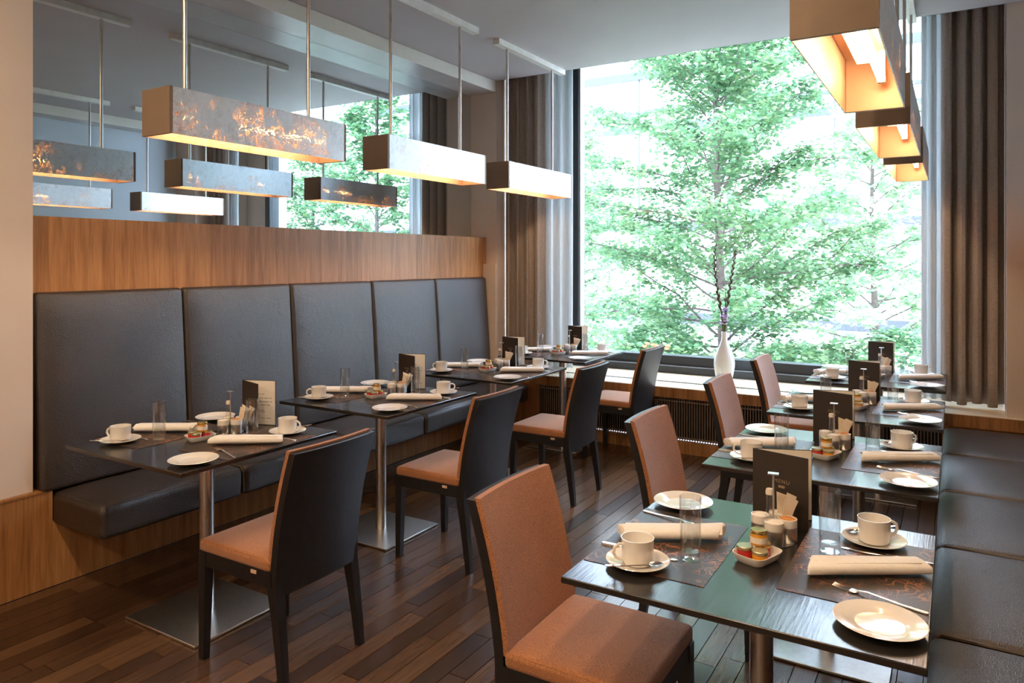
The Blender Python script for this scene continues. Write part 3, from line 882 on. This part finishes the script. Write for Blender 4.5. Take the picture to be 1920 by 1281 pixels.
def centre(row, i, x, y):
    tp = tphrase(row, i)
    tb = HT + .0002
    # menu
    t = thing('menu_card', 'standing brown folded menu on the ' + tp, 'menu', (x - .086 + J(.008), y + .262 + J(.008), tb), J(.05), 'menus')
    f = put('front_cover', me_m1, t, (0, 0, 0), (0, 0, R(-17)))
    put('menu_title', me_title, f, (.088, -.0011, .120), (R(90), 0, 0)); put('ornament', me_orn, f, (.088, -.0012, .110), (R(90), 0, 0))
    put('inner_page', me_p1, f, (.002, .0017, .002))
    b_ = put('back_cover', me_m2, t, (0, .0015, 0), (0, 0, R(19)))
    p = put('inner_page', me_p1, b_, (.002, -.0017, .002))
    put('printed_lines', me_lines, b_, (.002, -.0024, .002))
    # condiment stand
    cx, cy = x + .006 + J(.006), y + .112 + J(.008)
    t = thing('condiment_stand', 'steel condiment stand with porcelain pots on the ' + tp, 'condiment stand', (cx, cy, tb), J(.15), 'condiment stands')
    put('stand_base', me_standb, t); put('stand_rod', me_standr, t); put('stand_grip', me_stand_h, t)
    for k, (px, py) in enumerate([(.004, -.036), (.036, .006), (-.034, .012), (.010, .046)]):
        q = put('pot', me_pot, t, (px, py, 0)); put('insert', me_insert, q)
        if k < 3: put('contents', me_fill2 if k == 1 else me_fill1, q)
        else: put('sachets', me_sach, q, (.004, 0, 0), (.0, R(12), .3))
    q = put('shaker', me_shaker, t, (-.009, -.004, .060)); put('shaker_cap', me_shcap, q)
    # jam dish
    dx, dy, dr = x - .004 + J(.012), y - .050 + J(.016), R(-19) + J(.12)
    o = put('jam_dish', me_dish, None, (dx, dy, tb), (0, 0, dr)); tag(o, 'small white dish holding jam jars on the ' + tp, 'dish', 'jam dishes')
    def jar(px, py, z, kind, lid, label):
        q = rot2((px, py), dr)
        t = thing('jam_jar', label + ', ' + tp, 'jar', (dx + q[0], dy + q[1], tb + z), J(1), 'jam jars')
        if kind == 'big':
            put('jar_body', me_hjar, t); put('lid', me_hlid, t); put('paper_label', me_hlab, t)
        else:
            put('jar_body', me_jarg[kind], t); put('lid', me_lid[lid], t)
    l2 = 'jam_red' if row == 'left' else 'honey'
    nm = {'jam_red': 'red jam', 'honey': 'amber honey'}
    a_ = ('lower left red jam jar in dish', 'lower right %s jar in dish' % nm[l2])
    jar(-.0215, -.022, .0065, 'jam_red', 'lid_green', a_[0])
    jar(.0215, -.022, .0065, l2, 'lid_green', a_[1])
    jar(0, .026, .0065, 'jam_red', 'lid_gold', 'rear red jam jar in dish')
    jar(-.002, .010, .037, 'big', None, 'honey jar stacked atop others in dish')
for i in range(4):
    for row, X, Y in (('left', TX, T_Y[i]), ('right', RX, R_Y[i])):
        sa_, sb_ = ('bench', 'chair') if row == 'left' else ('chair', 'bench')
        place_setting(row, i, X, Y, sa_, 0)
        place_setting(row, i, X, Y, sb_, PI)
        centre(row, i, X, Y)

# ------------------------------------------------------------------ pendant lamps
LL, LW, LZ0, LZ1 = 1.015, .19, 2.024, 2.219
def cap_mb(y0, y1): return MB().box(-LW / 2, LW / 2, y0, y1, LZ0, LZ1)
me_capA = cap_mb(0, .014).mesh('end_cap', M['end_cap']); me_capB = cap_mb(LL - .014, LL).mesh('end_cap', M['end_cap'])
me_linA = MB().box(-LW / 2 + .006, LW / 2 - .006, .014, .0155, LZ0 + .001, LZ1 - .005).mesh('cap_lining', M['lamp_inside'])
me_linB = MB().box(-LW / 2 + .006, LW / 2 - .006, LL - .0155, LL - .014, LZ0 + .001, LZ1 - .005).mesh('cap_lining', M['lamp_inside'])
me_side = {s: MB().box(*sorted((s * (LW / 2 - .004), s * LW / 2)), .016, LL - .016, LZ0, LZ1).mesh('side_panel', [M['leaf_panel'], M['leaf_inside']]) for s in (-1, 1)}
for s_, me_ in me_side.items():
    for p_ in me_.polygons:
        if p_.normal.x * s_ < -.5: p_.material_index = 1
me_ltop = MB().box(-LW / 2 + .005, LW / 2 - .005, .0155, LL - .0155, LZ1 - .008, LZ1 - .003).mesh('top_panel', M['lamp_inside'])
me_ball = MB().box(-.045, .02, .10, LL - .10, LZ1 - .05, LZ1 - .008).mesh('ballast', M['lamp_white'])
me_tube = MB().tube([(.028, .09, LZ0 + .092), (.028, LL - .09, LZ0 + .092)], .013, 14).mesh('tube', M['tube'])
me_sock = MB().box(.016, .040, .065, .09, LZ0 + .078, LZ1 - .008).box(.016, .040, LL - .09, LL - .065, LZ0 + .078, LZ1 - .008).mesh('tube_socket', M['lamp_white'])
me_rod = MB().tube([(0, 0, LZ1 - .005), (0, 0, ZC - .04)], .0095, 12).mesh('rod', M['rod'])
me_bar = MB().box(-.026, .026, -.015, LL + .015, ZC - .042, ZC).mesh('ceiling_bar', M['bar_white'])
LY = [1.82, 3.165, 4.475, .475]
nmz = ['nearest', 'middle', 'window-end', '']
for row, xx, fl in (('left', -2.845, 1), ('right', -.24, 1)):
    for i, y in enumerate(LY):
        if i == 3 and row == 'left': continue
        t = thing('pendant_lamp', 'silver-leaf box pendant lamp above the viewpoint, just outside the picture' if i == 3 else 'long silver-leaf box pendant lamp, %s of the three in the %s row' % (nmz[i], row), 'lamp', (xx, y, 0), 0, 'pendant lamps')
        put('end_cap', me_capA, t); put('end_cap', me_capB, t); put('cap_lining', me_linA, t); put('cap_lining', me_linB, t)
        put('side_panel', me_side[-1], t); put('side_panel', me_side[1], t)
        put('top_panel', me_ltop, t); put('ballast', me_ball, t); put('tube', me_tube, t); put('tube_socket', me_sock, t)
        put('rod', me_rod, t, (0, .135, 0)); put('rod', me_rod, t, (0, .84, 0)); put('ceiling_bar', me_bar, t)

# ------------------------------------------------------------------ vase and flowers on the sill
VX, VY = -1.592, 5.923
vp = [(.0, 0), (.050, 0), (.056, .008), (.072, .07), (.0825, .135), (.083, .165), (.076, .21), (.058, .26), (.036, .31), (.024, .345), (.0215, .38), (.0225, .414), (.0195, .415), (.0185, .38), (.021, .345), (.0, .30)]
tag(put('vase', MB().lathe(vp, 32).mesh('vase', M['vase']), None, (VX, VY, .5105)), 'white bottle-shaped vase on the window sill', 'vase')
def stem(name, label, pts, buds, flowers, seed):
    t = thing(name, label, 'flower', (VX, VY, .5105))
    rr = random.Random(seed)
    P = [Vector(p) for p in pts]
    def at(u):
        q = u * (len(P) - 1); i = min(int(q), len(P) - 2); return P[i].lerp(P[i + 1], q - i)
    st = [at(k / 24) for k in range(25)]
    MB().tube(st, [.0075 - .0052 * k / 24 for k in range(25)], 6).build('stem', M['stem'], t)
    for k in range(buds):
        u = .36 + .62 * k / buds
        p = at(u); d = (at(min(u + .05, 1)) - p).normalized(); sgn = 1 if k % 2 else -1
        side = Vector((math.cos(YAW) * sgn, math.sin(YAW) * sgn, 0))
        L = .055 * (1.15 - u) + .016
        q = p + side * (.008 + .006 * (1 - u)) + d * L
        MB().tube([p, (p + q) / 2 + side * .004, q], [.004, .0085 * (1.25 - u) + .0015, .001], 6).build('bud', M['bud'], t)
    for k in range(flowers):
        c = at(.40 + .028 * k) + Vector((rr.uniform(-.014, .014), rr.uniform(-.02, .02), rr.uniform(-.01, .01)))
        mb = MB()
        for j in range(6):
            a = j * PI / 3 + rr.random(); tl = rr.uniform(.3, .9)
            ax = Vector((math.cos(a), math.sin(a) * .7, tl * .6 - .25)).normalized(); sd = ax.cross(Vector((0, 0, 1))).normalized()
            def f(u, v, ax=ax, sd=sd):
                return tuple(c + ax * (.032 * v) + sd * (u - .5) * .030 * math.sin(PI * min(.95, .12 + .8 * v)) + Vector((0, 0, .010 * v * v)))
            mb.grid(f, 3, 4)
        o = mb.build('blossom', M['petal'], t)
        m = o.modifiers.new('thickness', 'SOLIDIFY'); m.thickness = .0012
    return t
def vpt(l, z): return (math.cos(YAW) * l, math.sin(YAW) * l, z)
stem('gladiolus_stem', 'tall budded flower stem leaning left in the white vase', [vpt(.003, .08), vpt(-.008, .40), vpt(-.022, .56), vpt(-.052, .72), vpt(-.075, .90), vpt(-.078, 1.03), vpt(-.070, 1.13)], 20, 0, 1)
stem('gladiolus_stem', 'tall budded flower stem leaning right in the white vase', [vpt(-.003, .08), vpt(.006, .40), vpt(.016, .56), vpt(.036, .72), vpt(.062, .88), vpt(.082, 1.0), vpt(.090, 1.08)], 20, 0, 2)
stem('gladiolus_stem', 'short flower stem with lilac blossoms in the white vase', [vpt(0, .08), vpt(0, .40), vpt(.002, .52), vpt(.010, .64), vpt(.012, .78)], 3, 11, 3)

# ------------------------------------------------------------------ outside
structure('ground', MB().box(-60, 40, 6.7, 70, -3.2, -3.0), M['ground'])
def leaf_shape(p, ax, nrm, L, W, mb):
    sd = ax.cross(nrm).normalized()
    a = p; b = p + ax * L
    m1 = p + ax * L * .45 + sd * W + nrm * L * .08; m2 = p + ax * L * .45 - sd * W + nrm * L * .08
    mb.v += [tuple(a), tuple(m1), tuple(b), tuple(m2)]
    n = len(mb.v)
    mb.f += [[n - 4, n - 3, n - 2], [n - 4, n - 2, n - 1]]; mb.sm += [False, False]
def tree(name, label, base, ztop, trunk_r, zlow, rmax, nbr, twigs, lpt, mat, seed, lsize=.085, lean=(0, 0), front=None, conic=.9):
    rr = random.Random(seed)
    t = thing(name, label, 'tree', base, 0, 'trees outside the window')
    H = ztop - base[2]
    tp = [Vector((lean[0] * u + .05 * math.sin(7 * u), lean[1] * u + .05 * math.cos(5 * u), H * u)) for u in [k / 12 for k in range(13)]]
    MB().tube(tp, [trunk_r * (1 - .85 * k / 12) for k in range(13)], 8).build('trunk', M['bark'], t)
    leaves = MB()
    for b in range(nbr):
        u = (zlow - base[2]) / H + (1 - (zlow - base[2]) / H) * ((b + rr.random()) / nbr) ** 1.05
        u = min(u, .985)
        i = min(int(u * 12), 11); p0 = tp[i].lerp(tp[i + 1], u * 12 - i)
        az = b * 2.39996 + rr.uniform(-.4, .4)
        k = (u - (zlow - base[2]) / H) / (1 - (zlow - base[2]) / H)
        L = rmax * (1 - k) ** conic * rr.uniform(.7, 1.1) + .35
        el = rr.uniform(.0, .75) + .5 * k
        d = Vector((math.cos(az) * math.cos(el), math.sin(az) * math.cos(el), math.sin(el)))
        pts = []
        for s in range(7):
            q = s / 6
            pts.append(p0 + d * L * q + Vector((0, 0, -.16 * L * q * q)) + Vector((rr.uniform(-1, 1), rr.uniform(-1, 1), rr.uniform(-1, 1))) * .035 * L * q)
        MB().tube(pts, [trunk_r * .20 * (1 - k * .7) * (1 - .85 * s / 6) + .003 for s in range(7)], 5).build('branch', M['bark'], t)
        nt_ = max(3, int(twigs * (L / rmax + .15)))
        for w_ in range(nt_):
            q = .15 + .85 * (w_ + rr.random()) / nt_
            j = min(int(q * 6), 5); c = pts[j].lerp(pts[j + 1], q * 6 - j)
            ta = az + rr.choice((-1, 1)) * rr.uniform(.3, 1.5)
            tl = rr.uniform(.25, .7) * (1.15 - .5 * q)
            td = Vector((math.cos(ta), math.sin(ta), rr.uniform(-.25, .45))).normalized()
            for l_ in range(lpt):
                v = rr.random()
                pp = c + td * tl * v + Vector((rr.gauss(0, .07), rr.gauss(0, .07), rr.gauss(0, .055)))
                la = rr.uniform(0, 2 * PI)
                ax = Vector((math.cos(la), math.sin(la), rr.uniform(-.7, .2))).normalized()
                nr = Vector((rr.gauss(0, .45), rr.gauss(0, .45), 1)); nr = (nr - ax * nr.dot(ax)).normalized()
                s_ = lsize * rr.uniform(.6, 1.25)
                leaf_shape(pp, ax, nr, s_, s_ * .42, leaves)
    me = bpy.data.meshes.new('leaves'); me.from_pydata(leaves.v, [], leaves.f); me.materials.append(mat)
    o = put('leaves', me, t); o['kind'] = 'stuff'
    return t
def at_px(px, y):           # ground position seen in image column px at world depth y
    a = (px - 960) / 1365
    x = y * (a * math.cos(YAW) - math.sin(YAW)) / (a * math.sin(YAW) + math.cos(YAW))
    return x
tree('linden_tree', 'leafy green linden tree filling the middle of the window', (at_px(1350, 11.2), 11.2, -3.0), 7.4, .10, -1.2, 3.1, 120, 18, 44, M['leaf'], 11, .088, conic=.8)
tree('linden_tree', 'pale-leaved tree at the left edge of the window', (at_px(1085, 15), 15, -3.0), 4.9, .09, -1.2, 2.2, 60, 12, 26, M['leaf_pale'], 23, .13)
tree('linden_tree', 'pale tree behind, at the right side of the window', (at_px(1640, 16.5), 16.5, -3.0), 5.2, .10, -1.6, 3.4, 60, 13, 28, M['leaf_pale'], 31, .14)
tree('linden_tree', 'green tree right of the window, seen only in the mirror', (3.6, 12.5, -3.0), 5.2, .10, -1.2, 2.6, 60, 13, 26, M['leaf'], 41, .13, conic=.7)
tree('linden_tree', 'bushy tree far right of the window, seen only in the mirror', (7.2, 14.0, -3.0), 5.0, .10, -1.2, 2.8, 60, 13, 26, M['leaf'], 47, .13, conic=.7)
def shrub(label, px, y, ztop, rad, n, mat, seed, ls=.09):
    rr = random.Random(seed)
    t = thing('garden_shrub', label, 'shrub', (at_px(px, y), y, -3.0), 0, 'shrubs below the window')
    Hh = ztop + 3.0
    for k in range(6):
        a = k * PI / 3 + rr.random()
        MB().tube([(0, 0, 0), (.3 * rad * math.cos(a), .3 * rad * math.sin(a), Hh * .5), (.7 * rad * math.cos(a), .7 * rad * math.sin(a), Hh * .85)], [.03, .02, .006], 5).build('stem', M['bark'], t)
    lv = MB()
    for k in range(n):
        th = rr.uniform(0, 2 * PI); u = rr.uniform(-.35, 1); r_ = rad * math.sqrt(max(.02, 1 - u * u)) * rr.uniform(.6, 1.05)
        p = Vector((r_ * math.cos(th), r_ * math.sin(th), Hh * .55 + Hh * .45 * u + rr.gauss(0, .05)))
        la = rr.uniform(0, 2 * PI); ax = Vector((math.cos(la), math.sin(la), rr.uniform(-.6, .4))).normalized()
        nr = Vector((rr.gauss(0, .5), rr.gauss(0, .5), 1)); nr = (nr - ax * nr.dot(ax)).normalized()
        s_ = ls * rr.uniform(.6, 1.25)
        leaf_shape(p, ax, nr, s_, s_ * .42, lv)
    me = bpy.data.meshes.new('leaves'); me.from_pydata(lv.v, [], lv.f); me.materials.append(mat)
    put('leaves', me, t)['kind'] = 'stuff'
    return t
shrub('green shrub below the window, behind the left-row window table', 1235, 10.0, .55, 1.25, 5200, M['leaf'], 3)
shrub('green shrub below the window, right of the white vase', 1480, 10.4, .35, 1.3, 5200, M['leaf'], 4)
shrub('green shrub low at the right end of the window', 1690, 10.8, .55, 1.1, 4200, M['leaf'], 6)
# opposite building
bd = thing('office_building', 'white office building with grey window bands behind the trees', 'building', (0, 26, -3))
MB().box(-34, 16, 0, 6, 0, 18).build('facade', M['facade'], bd)
for z0, z1 in ((2.2, 2.6), (5.6, 5.9), (9.3, 9.55), (10.0, 10.12), (11.3, 11.6)):
    MB().box(-34, 16, -.12, 0, z0, z1).build('window_band', M['facade_grey'], bd)
for k in range(14):
    MB().box(-34 + k * 3.4, -33.95 + k * 3.4, -.06, 0, 0, 14).build('panel_joint', M['facade_grey'], bd)
rl = thing('metal_railing', 'pale metal railing outside at the left of the window', 'railing', (at_px(1130, 18), 18, -3))
for z in (2.5, 2.75, 3.0, 3.25):
    MB().box(-3.0, 2.2, -.02, .02, z, z + .05).build('rail', M['rail'], rl)
for k in range(6):
    MB().box(-3.0 + k, -2.95 + k, -.03, .03, 0, 3.3).build('post', M['rail'], rl)
fl = thing('red_flower_clump', 'orange-red flowers outside low behind the window', 'flower', (at_px(1225, 8.6), 8.6, -3))
MB().tube([(0, 0, 0), (.02, .02, 2.0), (.05, .02, 3.42)], [.02, .015, .01], 6).build('stem', M['stem'], fl)
rr = random.Random(2)
for k in range(9):
    MB().lathe([(0, -.02), (.022, -.012), (.034, .004), (.022, .012), (0, .008)], 8, (rr.uniform(-.12, .16), rr.uniform(-.08, .08), 3.44 + rr.uniform(-.03, .04))).build('blossom', M['flower_red'], fl)

# ------------------------------------------------------------------ rear wall, and fill lights added overhead out of view
structure('wall_rear', MB().box(-3.9, .9, YB - .2, YB, 0, 3.3), M['plaster'])
me_ring = MB().lathe([(.075, 0), (.10, 0), (.10, -.006), (.085, -.008), (.075, 0)], 24).mesh('fill_light_ring', M['bar_white'])
me_lens = MB().lathe([(0, -.0015), (.076, -.0015), (.076, 0), (0, 0)], 24).mesh('lens', M['fill_lens'])
for k, (nx, px_) in enumerate((('left', -2.75), ('middle', -1.5), ('right', -.80))):  # unseen lights added to warm and brighten the near side of the room
    for nd, py_ in (('front', .55), ('rear', -1.6)):
        t = thing('added_fill_light', 'added ceiling light for warm fill, out of view, %s one of the %s row' % (nx, nd), 'fill light', (px_, py_, ZC), 0, 'added ceiling fill lights')
        put('fill_light_ring', me_ring, t); put('lens', me_lens, t)
